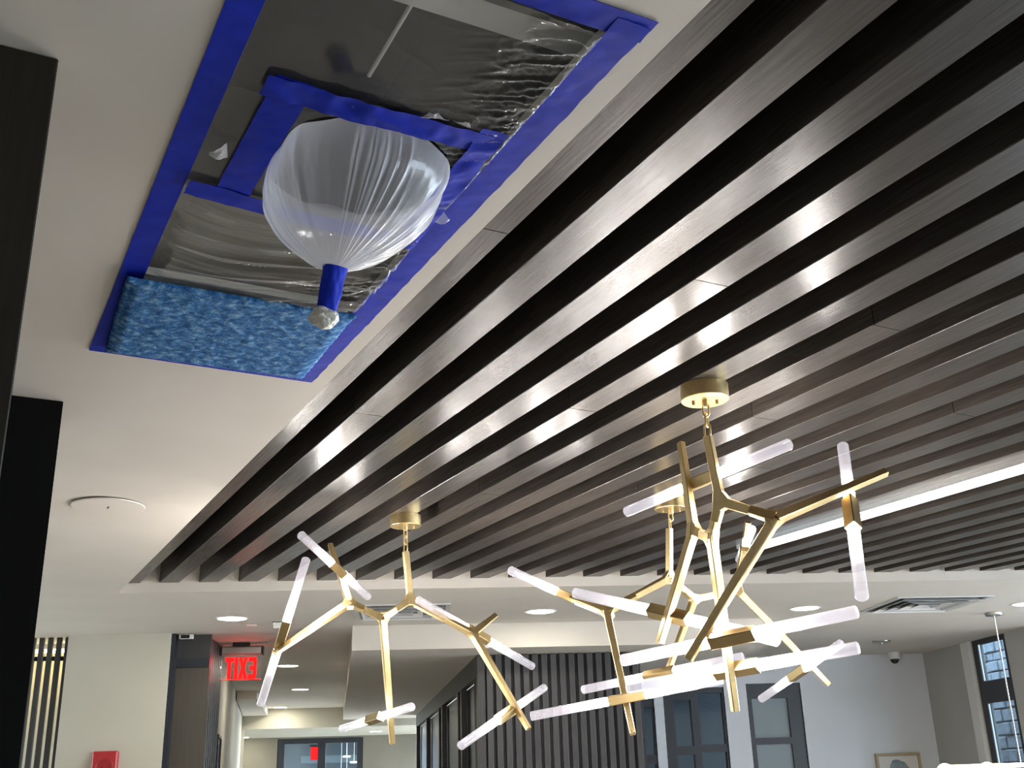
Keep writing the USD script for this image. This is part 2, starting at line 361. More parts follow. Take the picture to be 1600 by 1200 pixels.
obj('reveal', bb(RA + 0.055, RA + 0.075, 9.50, 9.58, 0.4, 2.7), M['blue_dark'], w, smooth=False)

# stone wall outside that window
sw = thing('stone_wall', 'grey rough stone wall outside seen through the tall dark-framed window', 'wall')
obj('mortar_bed', bb(5.95, 6.05, 8.2, 13.2, 0.0, 4.2), M['mortar'], sw, smooth=False)
zz = 1.5
while zz < 3.15:
    hgt = rng.choice([0.085, 0.11, 0.13]); b = 10.2 + rng.uniform(-0.1, 0)
    while b < 12.3:
        wd = rng.uniform(0.09, 0.24)
        o = rng.uniform(0.01, 0.04)
        m = cbox(5.95 - o, 5.96, b, b + wd - 0.012, zz, zz + hgt - 0.012, c=0.008)
        m.vertices += (meshkit.noise(m.vertices * 25, 3)[:, None] - 0.5) * 0.008
        obj('stone', fb(m), M['stone'], sw, smooth=False)
        b += wd
    zz += hgt

# glazed openings in the back wall
w = thing('window', kind='structure')
def bframe(a0, a1, z0, z1): return bb(a0, a1, BW + 0.02, BW + 0.09, z0, z1)
zt_ = EYE + 0.77
obj('window_frame', cat_([bframe(2.331, 2.43, 0.3, zt_), bframe(2.60, 2.67, 0.3, zt_), bframe(2.91, 2.929, 0.3, zt_), bframe(2.43, 2.60, zt_ - 0.11, zt_), bframe(2.67, 2.91, zt_ - 0.05, zt_), bframe(2.43, 2.60, EYE + 0.16, EYE + 0.24), bframe(2.67, 2.91, EYE + 0.18, EYE + 0.25)]), M['dark_frame'], w, smooth=False)
for a0, a1, z0, z1 in ((2.43, 2.60, EYE + 0.24, zt_ - 0.11), (2.67, 2.91, EYE + 0.25, zt_ - 0.05), (2.43, 2.60, 0.4, EYE + 0.16), (2.67, 2.91, 0.4, EYE + 0.18)):
    obj('pane', bb(a0, a1, BW + 0.05, BW + 0.056, z0, z1), M['glass'], w, smooth=False)
w = thing('window', kind='structure')
obj('window_frame', cat_([bframe(2.061, 2.075, 0.3, EYE + 0.68), bframe(2.225, 2.239, 0.3, EYE + 0.68), bframe(2.075, 2.225, EYE + 0.09, EYE + 0.17), bframe(2.075, 2.225, EYE + 0.60, EYE + 0.679)]), M['dark_frame'], w, smooth=False)
obj('pane', bb(2.075, 2.225, BW + 0.05, BW + 0.056, EYE + 0.17, EYE + 0.60), M['glass'], w, smooth=False)
obj('pane', bb(2.075, 2.225, BW + 0.05, BW + 0.056, 0.4, EYE + 0.09), M['glass'], w, smooth=False)
d = thing('door', kind='structure')
obj('door_frame', cat_([bframe(3.151, 3.20, 0, EYE + 0.794), bframe(3.555, 3.689, 0, EYE + 0.794), bframe(3.20, 3.555, EYE + 0.655, EYE + 0.794), bframe(3.20, 3.555, EYE + 0.235, EYE + 0.295), bframe(3.20, 3.555, 0, 0.3)]), M['dark_frame'], d, smooth=False)
obj('pane', bb(3.20, 3.555, BW + 0.05, BW + 0.056, EYE + 0.295, EYE + 0.655), M['frosted'], d, smooth=False)
obj('pane', bb(3.20, 3.555, BW + 0.05, BW + 0.056, 0.3, EYE + 0.235), M['frosted'], d, smooth=False)

# core with the ribbed front, fascia and panelled side
core = thing('ribbed_core', kind='structure')
CA0, CA1, CB = 0.43, 1.66, 8.2
obj('core_front', bb(CA0, CA1, CB + 0.03, CB + 0.5, 0, ZBK - 0.001), M['rib_back'], core, smooth=False)
obj('corner_post', bb(CA0, CA0 + 0.055, CB - 0.005, CB + 0.03, 0, ZBK - 0.001), M['rib'], core, smooth=False)
nr = 17
for i in range(nr):
    a = CA0 + 0.066 + i * (CA1 - CA0 - 0.066) / nr
    obj('rib', cbb(a, a + 0.046, CB - 0.004, CB + 0.03, 0, ZBK - 0.001, c=0.004), M['rib'], core, smooth=False)
def side_box(t0, t1, z0, z1, proud, th=0.05):
    """a piece on the core's left side, t from 0 at the corner to 1 at the far end"""
    p, q = np.array([CA0, CB]), np.array([-0.04, 15.8])
    s, e = p + (q - p) * t0, p + (q - p) * t1
    return wall_line(s + np.array([-proud, 0]), e + np.array([-proud, 0]), -th, z0, z1)
obj('fascia', side_box(0, 1, EYE + 0.715, ZBK - 0.001, 0.0), M['rib'], core, smooth=False)
obj('side_panel', side_box(0.006, 1, 0, EYE + 0.715, -0.06), M['blue_dark'], core, smooth=False)
for t0 in (0.0, 0.16, 0.20, 0.42, 0.47, 0.72, 0.98):
    obj('post', side_box(t0, t0 + 0.012, 0, EYE + 0.715, 0.0), M['rib'], core, smooth=False)

# ribbed end of the entry wall beside the exit sign, and the doorway left of it
we = thing('wall_ribbed', kind='structure')
obj('wall_core', bb(-1.66, -1.556, 8.13, 8.85, 0, ZC - 0.001), M['rib_back'], we, smooth=False)
for i in range(9):
    b = 8.13 + i * 0.08
    obj('rib', cbb(-1.562, -1.540, b, b + 0.066, 0, ZC - 0.001, c=0.004), M['rib'], we, smooth=False)
dr = thing('door', kind='structure')
obj('jamb', bb(-1.7645, -1.735, 8.02, 8.2, 0, ZC - 0.001), M['dark_frame'], dr, smooth=False)
obj('transom_panel', bb(-1.735, -1.50, 8.10, 8.129, EYE + 0.875, ZC - 0.001), M['rib'], dr, smooth=False)
obj('door_head', bb(-1.735, -1.50, 8.085, 8.129, EYE + 0.815, EYE + 0.875), M['dark_frame'], dr, smooth=False)
obj('door_leaf', bb(-1.735, -1.50, 8.105, 8.129, 0, EYE + 0.815), M['door_leaf'], dr, smooth=False)

tag(obj('wall_left', bx(-2.2, -2.1, -5.0, 8.9, 0, ZC + 0.3), M['wall_paint'], smooth=False), kind='structure')
tag(obj('wall_front', bx(-2.2, 7.0, -5.1, -5.0, 0, ZC + 0.3), M['wall_paint'], smooth=False), kind='structure')
# dark columns on the left
tag(obj('column', cbox(-1.8, 0.0435, 1.51, 1.80, 0, ZC - 0.001, c=0.002), M['column_wood'], smooth=False), kind='structure')
tag(obj('trim', bx(-0.06, -0.057, 1.506, 1.5099, 0, ZC - 0.002), M['black_plastic'], smooth=False), kind='structure')
tag(obj('column', cbox(-1.8, 0.225, 3.141, 3.40, 0, ZC - 0.001, c=0.001), M['black_panel'], smooth=False), kind='structure')

# slatted, lit opening left of the alarm wall
sc = thing('slat_screen', 'dark vertical slat screen before a warm lit niche at far left', 'screen')
for i in range(15):
    a = -2.527 - i * 0.060
    obj('slat', cbb(a, a + 0.036, 8.10, 8.125, 0, ZC - 0.002, c=0.003), M['rib'], sc, smooth=False)
obj('rail', bb(-3.4, -2.476, 8.135, 8.16, EYE + 0.885, EYE + 0.915), M['dark_frame'], sc, smooth=False)
nl = thing('niche_lamp', 'bright warm strip lamp at the top of the niche behind the slat screen', 'lamp')
obj('lens', bb(-3.5, -2.50, 8.50, 8.54, ZC - 0.06, ZC - 0.035), M['niche_lamp'], nl, smooth=False)
obj('housing', bb(-3.5, -2.50, 8.49, 8.55, ZC - 0.035, ZC - 0.001), M['white_metal'], nl, smooth=False)

# ------------------------------------------------------------------ chandeliers
CH = dict(
 A=dict(canopy=[1.754, 4.3276, 2.7], r=0.0688, rod_top=[1.7558, 4.3266, 2.5407],
  nodes={'H': [1.7739, 4.3172, 2.3298], 'J2': [1.6358, 4.2817, 2.2438], 'J3': [1.5105, 4.3446, 2.3112], 'J5': [2.0426, 4.2675, 2.1919]},
  edges=[('H', 'J2'), ('H', 'J5'), ('J2', 'J3')],
  tips=[('J2', [1.7388, 4.4654, 1.9313], [1.7959, 4.5672, 1.7581], [1.6878, 4.9196, 1.8347], [1.7352, 4.2027, 1.884]),
   ('J3', [1.5086, 4.4506, 2.4308], [1.5058, 4.6092, 2.6098], [1.2122, 4.0799, 2.5241], [1.6867, 4.6021, 2.3842]),
   ('J3', [1.3215, 4.3334, 2.182], [1.1938, 4.3258, 2.0947], [1.2313, 4.0608, 2.4264], [1.2146, 4.5669, 1.9153]),
   ('J5', [2.1541, 4.3639, 2.252], [2.2437, 4.4412, 2.3002], [1.7769, 4.2436, 2.323], [2.4263, 4.4346, 2.0761]),
   ('J5', [2.1389, 4.1282, 1.9262], [2.1891, 4.0556, 1.7879], [1.814, 3.9083, 1.7221], [2.3879, 4.2671, 1.9698])]),
 B=dict(canopy=[1.9552, 2.4341, 2.7], r=0.0722, rod_top=[1.9533, 2.4352, 2.5396],
  nodes={'H': [1.9703, 2.4263, 2.3416], 'K2': [1.9618, 2.4728, 2.2408], 'K4': [1.9856, 2.585, 2.2887], 'K3': [2.0384, 2.2777, 2.2633]},
  edges=[('H', 'K2'), ('H', 'K3'), ('K2', 'K4')],
  tips=[('K4', [1.9951, 2.6079, 2.4074], [2.0095, 2.6422, 2.5852], [1.9793, 2.9304, 2.4232], [2.0663, 2.2166, 2.4667]),
   ('K4', [1.9077, 2.6216, 2.0681], [1.8689, 2.6399, 1.9578], [1.7796, 2.9582, 2.1498], [2.0374, 2.3218, 1.9334]),
   ('K3', [2.1859, 2.2353, 2.324], [2.3863, 2.1776, 2.4066], [2.3983, 2.341, 2.534], [2.0471, 2.0053, 2.0031]),
   ('K3', [1.9477, 2.431, 2.0458], [1.8875, 2.5326, 1.9017], [1.8062, 2.749, 1.9186], [2.128, 2.1085, 1.9841]),
   ('K2', [2.0191, 2.5235, 1.9331], [2.0509, 2.5516, 1.7626], [1.8857, 2.8491, 1.8489], [2.2229, 2.2158, 1.9063])]),
 C=dict(canopy=[2.6858, 3.6411, 2.7], r=0.069, rod_top=[2.6747, 3.6469, 2.5703],
  nodes={'H': [2.6601, 3.6545, 2.3629], 'L2': [2.3928, 3.733, 2.2263], 'L3': [2.8381, 3.7323, 2.2958], 'L4': [3.0475, 3.6993, 2.339]},
  edges=[('H', 'L2'), ('H', 'L3'), ('L3', 'L4')],
  tips=[('L2', [2.3203, 3.8446, 2.2887], [2.2159, 4.0053, 2.3786], [1.9497, 3.72, 2.3643], [2.5974, 4.013, 2.2518]),
   ('L2', [2.3498, 3.5736, 1.8826], [2.3322, 3.5081, 1.7415], [2.0308, 3.7438, 1.819], [2.6353, 3.334, 1.9256]),
   ('L3', [2.7282, 3.6807, 2.1584], [2.5845, 3.6131, 1.9786], [2.384, 3.9367, 1.9343], [2.7135, 3.3009, 2.0079]),
   ('L4', [3.0166, 3.6052, 2.4629], [2.9843, 3.5071, 2.5922], [2.7839, 3.2536, 2.4933], [3.1945, 3.8445, 2.5082]),
   ('L4', [3.2185, 3.5624, 2.0701], [3.3094, 3.4896, 1.9271], [3.3009, 3.9173, 1.9018], [3.1514, 3.231, 2.0606])]))

def section(c, d, n, w, h, ch=0.0025):
    """chamfered rectangle across d; h along n"""
    d = unit(d); n = unit(np.asarray(n) - np.dot(n, d) * d); s = np.cross(d, n)
    out = []
    for a, b in ((w / 2 - ch, h / 2), (w / 2, h / 2 - ch), (w / 2, -h / 2 + ch), (w / 2 - ch, -h / 2), (-w / 2 + ch, -h / 2), (-w / 2, -h / 2 + ch), (-w / 2, h / 2 - ch), (-w / 2 + ch, h / 2)):
        out.append(np.asarray(c) + s * a + n * b)
    return out
def bar(p, q, n, w0, h0, w1, h1):
    p, q = np.asarray(p, float), np.asarray(q, float); d = q - p
    return hull(section(p, d, n, w0, h0) + section(q, d, n, w1, h1))
def frame_z(d):
    d = unit(d); a = np.array([0, 0, 1.0]) if abs(d[2]) < 0.9 else np.array([1.0, 0, 0])
    x = unit(np.cross(a, d)); return np.stack([x, np.cross(d, x), d], 1)
def tube_mesh(p, q, r, wall=0.0025):
    p, q = np.asarray(p, float), np.asarray(q, float); L = np.linalg.norm(q - p)
    prof = [(r - wall, 0.0), (r - 0.0008, 0.0), (r, 0.001), (r, L - 0.003), (r - 0.0025, L), (r - 0.006, L + 0.0005), (0.0, L + 0.0005)]
    m = lathe(prof[:], 28)
    T = np.eye(4); T[:3, :3] = frame_z(q - p); T[:3, 3] = p; m.apply_transform(T); return m
def cyl_between(p, q, r, n=20):
    p, q = np.asarray(p, float), np.asarray(q, float); L = np.linalg.norm(q - p)
    m = lathe([(0, 0), (r, 0), (r, L), (0, L)], n)
    T = np.eye(4); T[:3, :3] = frame_z(q - p); T[:3, 3] = p; m.apply_transform(T); return m

def chandelier(key, label):
    c = CH[key]; P = np.array(c['canopy']); N = {k: np.array(v) for k, v in c['nodes'].items()}
    loc = P
    t = thing('branch_chandelier', label, 'chandelier', 'branching brass chandeliers under the slats', loc=loc)
    def put(name, m, mt, parent=t, smooth=30, lab=None):
        m = m.copy(); m.apply_translation(-loc); return obj(name, m, mt, parent, smooth, lab)
    r = c['r']
    can = lathe([(0, -0.048), (r - 0.002, -0.048), (r, -0.046), (r, -0.0005), (0, -0.0005)], 48); can.apply_translation(P)
    cp = put('canopy', can, M['brass'])
    for s in (-1, 1):
        sc_ = lathe([(0, -0.060), (0.004, -0.060), (0.005, -0.056), (0.005, -0.0485), (0, -0.0485)], 12); sc_.apply_translation(P + np.array([s * 0.030, -s * 0.018, 0])); put('screw', sc_, M['brass_dark'], cp)
    RT = np.array(c['rod_top'])
    top = P + np.array([0, 0, -0.048])
    lug = lathe([(0, -0.02), (0.009, -0.02), (0.011, -0.012), (0.011, 0.001), (0, 0.001)], 16); lug.apply_translation(top); put('hanger', lug, M['brass'])
    gap0, gap1 = top + np.array([0, 0, -0.014]), RT + np.array([0, 0, 0.004])
    nl_ = max(2, int(round(np.linalg.norm(gap1 - gap0) / 0.030)))
    for i in range(nl_):
        cpos = gap0 + (gap1 - gap0) * ((i + 0.5) / nl_)
        lk = torus(0.0095, 0.0032, stretch=np.linalg.norm(gap1 - gap0) / nl_ / 2 - 0.0045)
        R = trimesh.transformations.rotation_matrix((0.5 if i % 2 else 2.0), [0, 0, 1]); lk.apply_transform(R); lk.apply_translation(cpos)
        put('chain_link', lk, M['brass'])
    # rods and forks
    children = {k: [] for k in N}; parent = {'H': RT}
    for a, b in c['edges']: children[a].append(N[b]); parent[b] = N[a]
    for (a, col, tip, b0, b1) in c['tips']: children[a].append(np.array(col))
    isnode = lambda q: any(np.allclose(q, v) for v in N.values())
    W, Hh = 0.031, 0.027
    normals = {}
    for k, J in N.items():
        back = parent[k]
        ends = []
        if k == 'H':
            ends.append(J + (back - J) * 0.16)
        else:
            ends.append(J + (back - J) * 0.45)
        for q in children[k]:
            ends.append(J + (q - J) * (0.55 if isnode(q) else 1.0))
        D = np.array([unit(e - J) for e in ends])
        nrm = np.linalg.svd(D - 0)[2][2]
        if np.dot(nrm, fw) > 0: nrm = -nrm
        normals[k] = nrm
        body = m3.Manifold()
        for e in ends: body = body + bar(J, e, nrm, W, Hh, W * 0.86, Hh * 0.86)
        for i in range(len(ends)):
            for j in range(i + 1, len(ends)):
                if np.dot(D[i], D[j]) < 0.45:
                    body = body + hull(section(J + D[i] * 0.026, D[i], nrm, W * 0.94, Hh) + section(J + D[j] * 0.026, D[j], nrm, W * 0.94, Hh))
        put('fork', tri(body), M['brass'])
    put('rod', tri(bar(RT, N['H'] + (RT - N['H']) * 0.163, normals['H'], 0.025, 0.025, 0.025, 0.025)), M['brass'])
    for (a, col, tip, b0, b1) in c['tips']:
        col, tip, b0, b1 = map(np.array, (col, tip, b0, b1))
        put('arm', tri(bar(col, tip, normals[a], 0.0255, 0.0225, 0.0225, 0.0205)), M['brass'])
        mid = (b0 + b1) / 2; d = unit(b1 - b0); hs = 0.068
        am = (col + tip) / 2
        nn = unit(mid - am - d * np.dot(mid - am, d)) if np.linalg.norm(mid - am) > 1e-3 else unit(np.cross(d, [0, 0, 1]))
        s = put('light_bar', tri(bar(mid - d * hs, mid + d * hs, nn, 0.034, 0.036, 0.034, 0.036)), M['brass_dark'])
        for e, sg in ((b0, -1), (b1, 1)):
            st = mid + d * sg * (hs + 0.0006)
            put('glass_tube', tube_mesh(st, e, 0.0175), M['tube'], s, 30)
            put('lamp', cyl_between(st + d * sg * 0.002, st + d * sg * 0.075, 0.0125), M['lamp'], s, 30)
    return t
chandelier('A', 'left of the three branching brass chandeliers, hung alone over the corridor mouth')
chandelier('B', 'nearest and largest-looking branching brass chandelier, hung by the widest canopy')
chandelier('C', 'branching brass chandelier hung behind the nearest one, its canopy half hidden by a glass tube')

# ------------------------------------------------------------------ taped access opening
SZ = ZC - 0.0012
def sag(x, y):
    u = np.clip((x - HX0) / (HX1 - HX0), 0, 1); v = np.clip((y - 1.05) / (2.35 - 1.05), 0, 1)
    return -0.007 * np.sin(np.pi * u) ** 1.2 * np.sin(np.pi * v) ** 1.1

def grid_sheet(x0, x1, y0, y1, nx, ny, zf, keep=None):
    xs, ys = np.linspace(x0, x1, nx), np.linspace(y0, y1, ny)
    X, Y = np.meshgrid(xs, ys, indexing='ij'); Z = zf(X, Y)
    v = np.stack([X, Y, Z], -1).reshape(-1, 3); f = []
    for i in range(nx - 1):
        for j in range(ny - 1):
            cx, cy = (xs[i] + xs[i + 1]) / 2, (ys[j] + ys[j + 1]) / 2
            if keep is None or keep(cx, cy):
                a, b, c_, d_ = i * ny + j, (i + 1) * ny + j, (i + 1) * ny + j + 1, i * ny + j + 1
                f += [(a, c_, b), (a, d_, c_)]
    return trimesh.Trimesh(v, f, process=False)

BC = np.array([0.555, 1.607])     # centre of the bag's rim
def film_z(X, Y):
    p = np.stack([X, Y, np.zeros_like(X)], -1)
    low = 1 / (1 + np.exp(-(Y - 1.87) * 40)) * np.clip((2.214 - Y) / 0.02, 0, 1)
    ridge = lambda n_, k_: (1 - np.abs(2 * n_ - 1)) ** k_
    warp = 0.05 * np.sin(X * 9 + 1.0) + 0.09 * (X - HX0) * np.sin(Y * 9)
    folds = ridge(meshkit.fbm(np.stack([X * 2.2, (Y + warp) * 21, X * 0], -1), 2, 5), 3)
    fine = ridge(meshkit.fbm(np.stack([X * 6, (Y + warp) * 62, X * 0 + 3], -1), 2, 11), 2)
    edge = np.clip(np.exp(-((X - HX1) / 0.11) ** 2) + np.clip((X - 0.55) / 0.2, 0, 1) * np.clip((Y - 1.95) / 0.15, 0, 1), 0, 1)
    pull = ridge(meshkit.fbm(np.stack([X * 10, (Y + 0.5 * X) * 48, X * 0 + 7], -1), 2, 23), 3)
    crinkle = ridge(meshkit.fbm(np.stack([X * 50, Y * 50, X * 0], -1), 3, 29), 2)
    rim = np.exp(-((np.hypot(X - BC[0], Y - BC[1]) - 0.19) / 0.05) ** 2)
    broad = meshkit.fbm(np.stack([X * 5, Y * 5, X * 0 + 9], -1), 2, 41) - 0.5
    lone = ridge(meshkit.fbm(np.stack([X * 7 + Y * 4, Y * 7 - X * 3, X * 0 + 4], -1), 2, 47), 9)
    w = -low * (0.016 * folds + 0.0035 * fine) - edge * np.clip((2.205 - Y) / 0.03, 0, 1) * (0.011 * pull + 0.005 * crinkle) - rim * 0.0015 * crinkle + 0.002 * broad - 0.0012 * lone
    fade = np.clip((X - HX0) / 0.03, 0, 1) * np.clip((HX1 - X) / 0.012, 0, 1)
    return SZ - 0.0022 + sag(X, Y) + np.minimum(w, 0.0015) * fade
def outside_rim(x, y):
    a = math.atan2(y - BC[1], x - BC[0]); q_ = 1 / (abs(math.cos(a)) ** 3.2 + abs(math.sin(a)) ** 3.2) ** (1 / 3.2)
    return math.hypot(x - BC[0], y - BC[1]) > 0.1505 * (1 + (q_ - 1) * (0.6 + 0.4 * math.sin(a) ** 2))
sheet = grid_sheet(HX0 - 0.0015, HX1 + 0.004, 1.097, 2.215, 190, 420, film_z, keep=lambda x, y: outside_rim(x, y))
ps = thing('plastic_sheet', 'clear plastic sheet taped over the ceiling opening, creased along its right edge', 'plastic sheet')
obj('film', sheet, M['sheet'], ps, smooth=True)

# what the film covers
pl = thing('ceiling_opening', kind='structure')
PX0, PX1, PY0, PY1, PZ = HX0 - 0.25, 0.842, 0.2, HY1 + 0.25, ZC + 0.62
obj('plenum', bx(PX0, PX1, PY0, PY1, PZ, PZ + 0.02), M['plenum'], pl, smooth=False)
obj('plenum_wall', cat_([bx(PX0, PX0 + 0.01, PY0, PY1, ZC + 0.0185, PZ), bx(PX1 - 0.01, PX1, PY0, PY1, ZC + 0.0185, PZ), bx(PX0, PX1, PY1 - 0.01, PY1, ZC + 0.0185, PZ), bx(PX0, PX1, PY0, PY0 + 0.01, ZC + 0.0185, PZ)]), M['plenum'], pl, smooth=False)
obj('cross_rail', bx(PX0 + 0.011, PX1 - 0.011, 1.225, 1.285, ZC + 0.10, ZC + 0.13), M['white_metal'], pl, smooth=False)
obj('hanger_rod', cyl_between((0.531, 1.2855, ZC + 0.115), (0.535, 1.50, ZC + 0.115), 0.004), M['white_metal'], pl)
obj('duct', cbox(PX0 + 0.02, PX1 - 0.012, 1.83, PY1 - 0.02, ZC + 0.026, ZC + 0.26, c=0.004), M['foil'], pl, smooth=False)

def flap(cx, cy, w_, h_, turn, drop, seed):
    n_ = 14; g = np.linspace(-0.5, 0.5, n_); Xg, Yg = np.meshgrid(g, g, indexing='ij')
    taper = 1 - 0.75 * (Yg + 0.5); xx, yy = Xg * w_ * taper, (Yg + 0.5) * h_
    zz2 = -drop * np.sin((Yg + 0.5) * 2.2) + 0.006 * (meshkit.fbm(np.stack([Xg * 4, Yg * 4, Xg * 0 + seed], -1), 3, seed) - 0.5)
    ct, st = math.cos(turn), math.sin(turn)
    v = np.stack([cx + xx * ct - yy * st, cy + xx * st + yy * ct, SZ - 0.009 + zz2], -1).reshape(-1, 3)
    f = [(i * n_ + j, (i + 1) * n_ + j + 1, (i + 1) * n_ + j) for i in range(n_ - 1) for j in range(n_ - 1)] + [(i * n_ + j, i * n_ + j + 1, (i + 1) * n_ + j + 1) for i in range(n_ - 1) for j in range(n_ - 1)]
    obj('flap', trimesh.Trimesh(v, f, process=False), M['bag'], ps, smooth=True, label='torn flap of clear plastic at the tape edge')
flap(0.505, 1.408, 0.085, 0.022, 0.05, 0.006, 2)
flap(0.612, 1.402, 0.060, 0.026, math.pi - 0.3, 0.010, 5)
flap(0.665, 1.398, 0.040, 0.016, math.pi + 0.2, 0.006, 8)
flap(0.330, 1.640, 0.050, 0.030, 1.3, 0.012, 11)
flap(0.755, 1.700, 0.050, 0.022, -1.6, 0.008, 14)

# tape strips
def tape_strip(name_label, x0, y0, x1, y1, width, zoff=0.0, wav=0.002, onfilm=True, seed=0, ragged=0.0012, end_flare=0.0):
    p, q = np.array([x0, y0]), np.array([x1, y1]); L = np.linalg.norm(q - p); d = (q - p) / L; n = np.array([-d[1], d[0]])
    nl2, nw = max(12, int(L / 0.008)), 9
    top, v, f = [], [], []
    for side in (0, 1):
        for i in range(nl2):
            t_ = i / (nl2 - 1)
            for j in range(nw):
                s_ = j / (nw - 1) - 0.5
                c2 = p + d * (L * t_)
                wob = ragged * (2 * meshkit.noise(np.array([t_ * L * 40, seed * 3.1, j // (nw - 1)]), seed) - 1) if j in (0, nw - 1) else 0
                endw = ragged * 3 * (meshkit.noise(np.array([s_ * 9, seed * 7.7, 0.3]), seed) - 0.5) if i in (0, nl2 - 1) else 0
                xy = c2 + n * (s_ * width + wob) + d * endw
                z = SZ - 0.0008
                if onfilm: z = SZ - 0.0035 + float(sag(np.array(xy[0]), np.array(xy[1])))
                z += zoff - wav * (1 - abs(2 * meshkit.fbm(np.array([xy[0] * 17, xy[1] * 17, seed * 1.7]), 3, seed) - 1)) ** 2
                v.append((xy[0], xy[1], z - (0.0006 if side == 0 else 0.0)))
    for i in range(nl2 - 1):
        for j in range(nw - 1):
            a, b, c2, d2 = i * nw + j, (i + 1) * nw + j, (i + 1) * nw + j + 1, i * nw + j + 1
            o = nl2 * nw
            f += [(a, b, c2), (a, c2, d2), (a + o, c2 + o, b + o), (a + o, d2 + o, c2 + o)]
    rimi = [i * nw for i in range(nl2)] + [(nl2 - 1) * nw + j for j in range(1, nw)] + [i * nw + nw - 1 for i in range(nl2 - 2, -1, -1)] + list(range(nw - 2, 0, -1))
    for a, b in zip(rimi, rimi[1:] + rimi[:1]): f += [(a, b + nl2 * nw, b), (a, a + nl2 * nw, b + nl2 * nw)]
    m = trimesh.Trimesh(v, f, process=False); m.fix_normals()
    return tag(obj('tape_strip', m, M['tape'], smooth=40), name_label, 'tape', 'blue tape around the ceiling opening')
tape_strip('long dark blue tape strip along the left edge of the ceiling opening', 0.2635, 0.85, 0.264, 2.70, 0.051, onfilm=False, seed=1, wav=0.0006, ragged=0.0004)
tape_strip('long blue tape strip along the right edge of the ceiling opening, beside the wood slats', 0.789, 1.062, 0.7915, 2.70, 0.056, onfilm=False, seed=2, wav=0.0022, zoff=-0.001)
tape_strip('short blue tape strip crossing the top right corner of the ceiling opening', 0.23, 1.072, 0.822, 1.072, 0.051, onfilm=False, seed=3, wav=0.001, ragged=0.0006)
tape_strip('narrow edge of blue tape under the bottom of the blue filter pad', 0.239, 2.683, 0.82, 2.692, 0.044, onfilm=False, seed=4, wav=0.0006, ragged=0.0006)
tape_strip('blue tape strip left of the hanging plastic bag', 0.379, 1.395, 0.371, 1.775, 0.062, seed=5, zoff=-0.0042)
tape_strip('crumpled blue tape strip behind the hanging plastic bag', 0.335, 1.424, 0.745, 1.428, 0.056, seed=6, zoff=-0.0036, wav=0.007)
tape_strip('blue tape strip right of the hanging plastic bag, lit paler', 0.722, 1.385, 0.733, 1.84, 0.048, seed=7, zoff=-0.0075, wav=0.007)
tape_strip('blue tape strip running from the bag to the left tape, with torn ends', 0.292, 1.785, 0.70, 1.812, 0.052, seed=8, zoff=-0.0060, wav=0.003, ragged=0.002)

# filter pad
def pad():
    nx, ny = 90, 80
    xs, ys = np.linspace(0, 1, nx), np.linspace(0, 1, ny)
    v = []
    for side in (0, 1):
        for u_ in xs:
            for w_ in ys:
                x = (0.254 + 0.020 * w_) * (1 - u_) + (0.766 + 0.012 * w_) * u_
                y = 2.205 + 0.462 * w_ - 0.004 * u_
                if w_ in (0, 1): y += 0.006 * (meshkit.fbm(np.array([u_ * 60, w_ * 9, 0.0]), 3, 4) - 0.5)
                if u_ in (0, 1): x += 0.006 * (meshkit.fbm(np.array([w_ * 50, u_ * 9, 3.0]), 3, 4) - 0.5)
                e = min(u_, 1 - u_, w_, 1 - w_)
                th = 0.004 + 0.008 * min(1, e / 0.05) + 0.004 * (meshkit.fbm(np.array([x * 70, y * 70, 0.0]), 3, 9) - 0.5)
                z = SZ - 0.0105 - 0.008 * math.exp(-((w_ - 0.0) / 0.05) ** 2)
                v.append((x, y, z - th if side == 0 else z + 0.004))
    f = []; o = nx * ny
    for i in range(nx - 1):
        for j in range(ny - 1):
            a, b, c2, d2 = i * ny + j, (i + 1) * ny + j, (i + 1) * ny + j + 1, i * ny + j + 1
            f += [(a, c2, b), (a, d2, c2), (a + o, b + o, c2 + o), (a + o, c2 + o, d2 + o)]
    rimi = [i * ny for i in range(nx)] + [(nx - 1) * ny + j for j in range(1, ny)] + [i * ny + ny - 1 for i in range(nx - 2, -1, -1)] + list(range(ny - 2, 0, -1))
    for a, b in zip(rimi, rimi[1:] + rimi[:1]): f += [(a, b, b + o), (a, b + o, a + o)]
    m = trimesh.Trimesh(v, f, process=False); m.fix_normals(); return m
tag(obj('filter_pad', pad(), M['filter'], smooth=True), 'mottled blue fibrous filter pad over the lower end of the ceiling opening', 'filter pad')

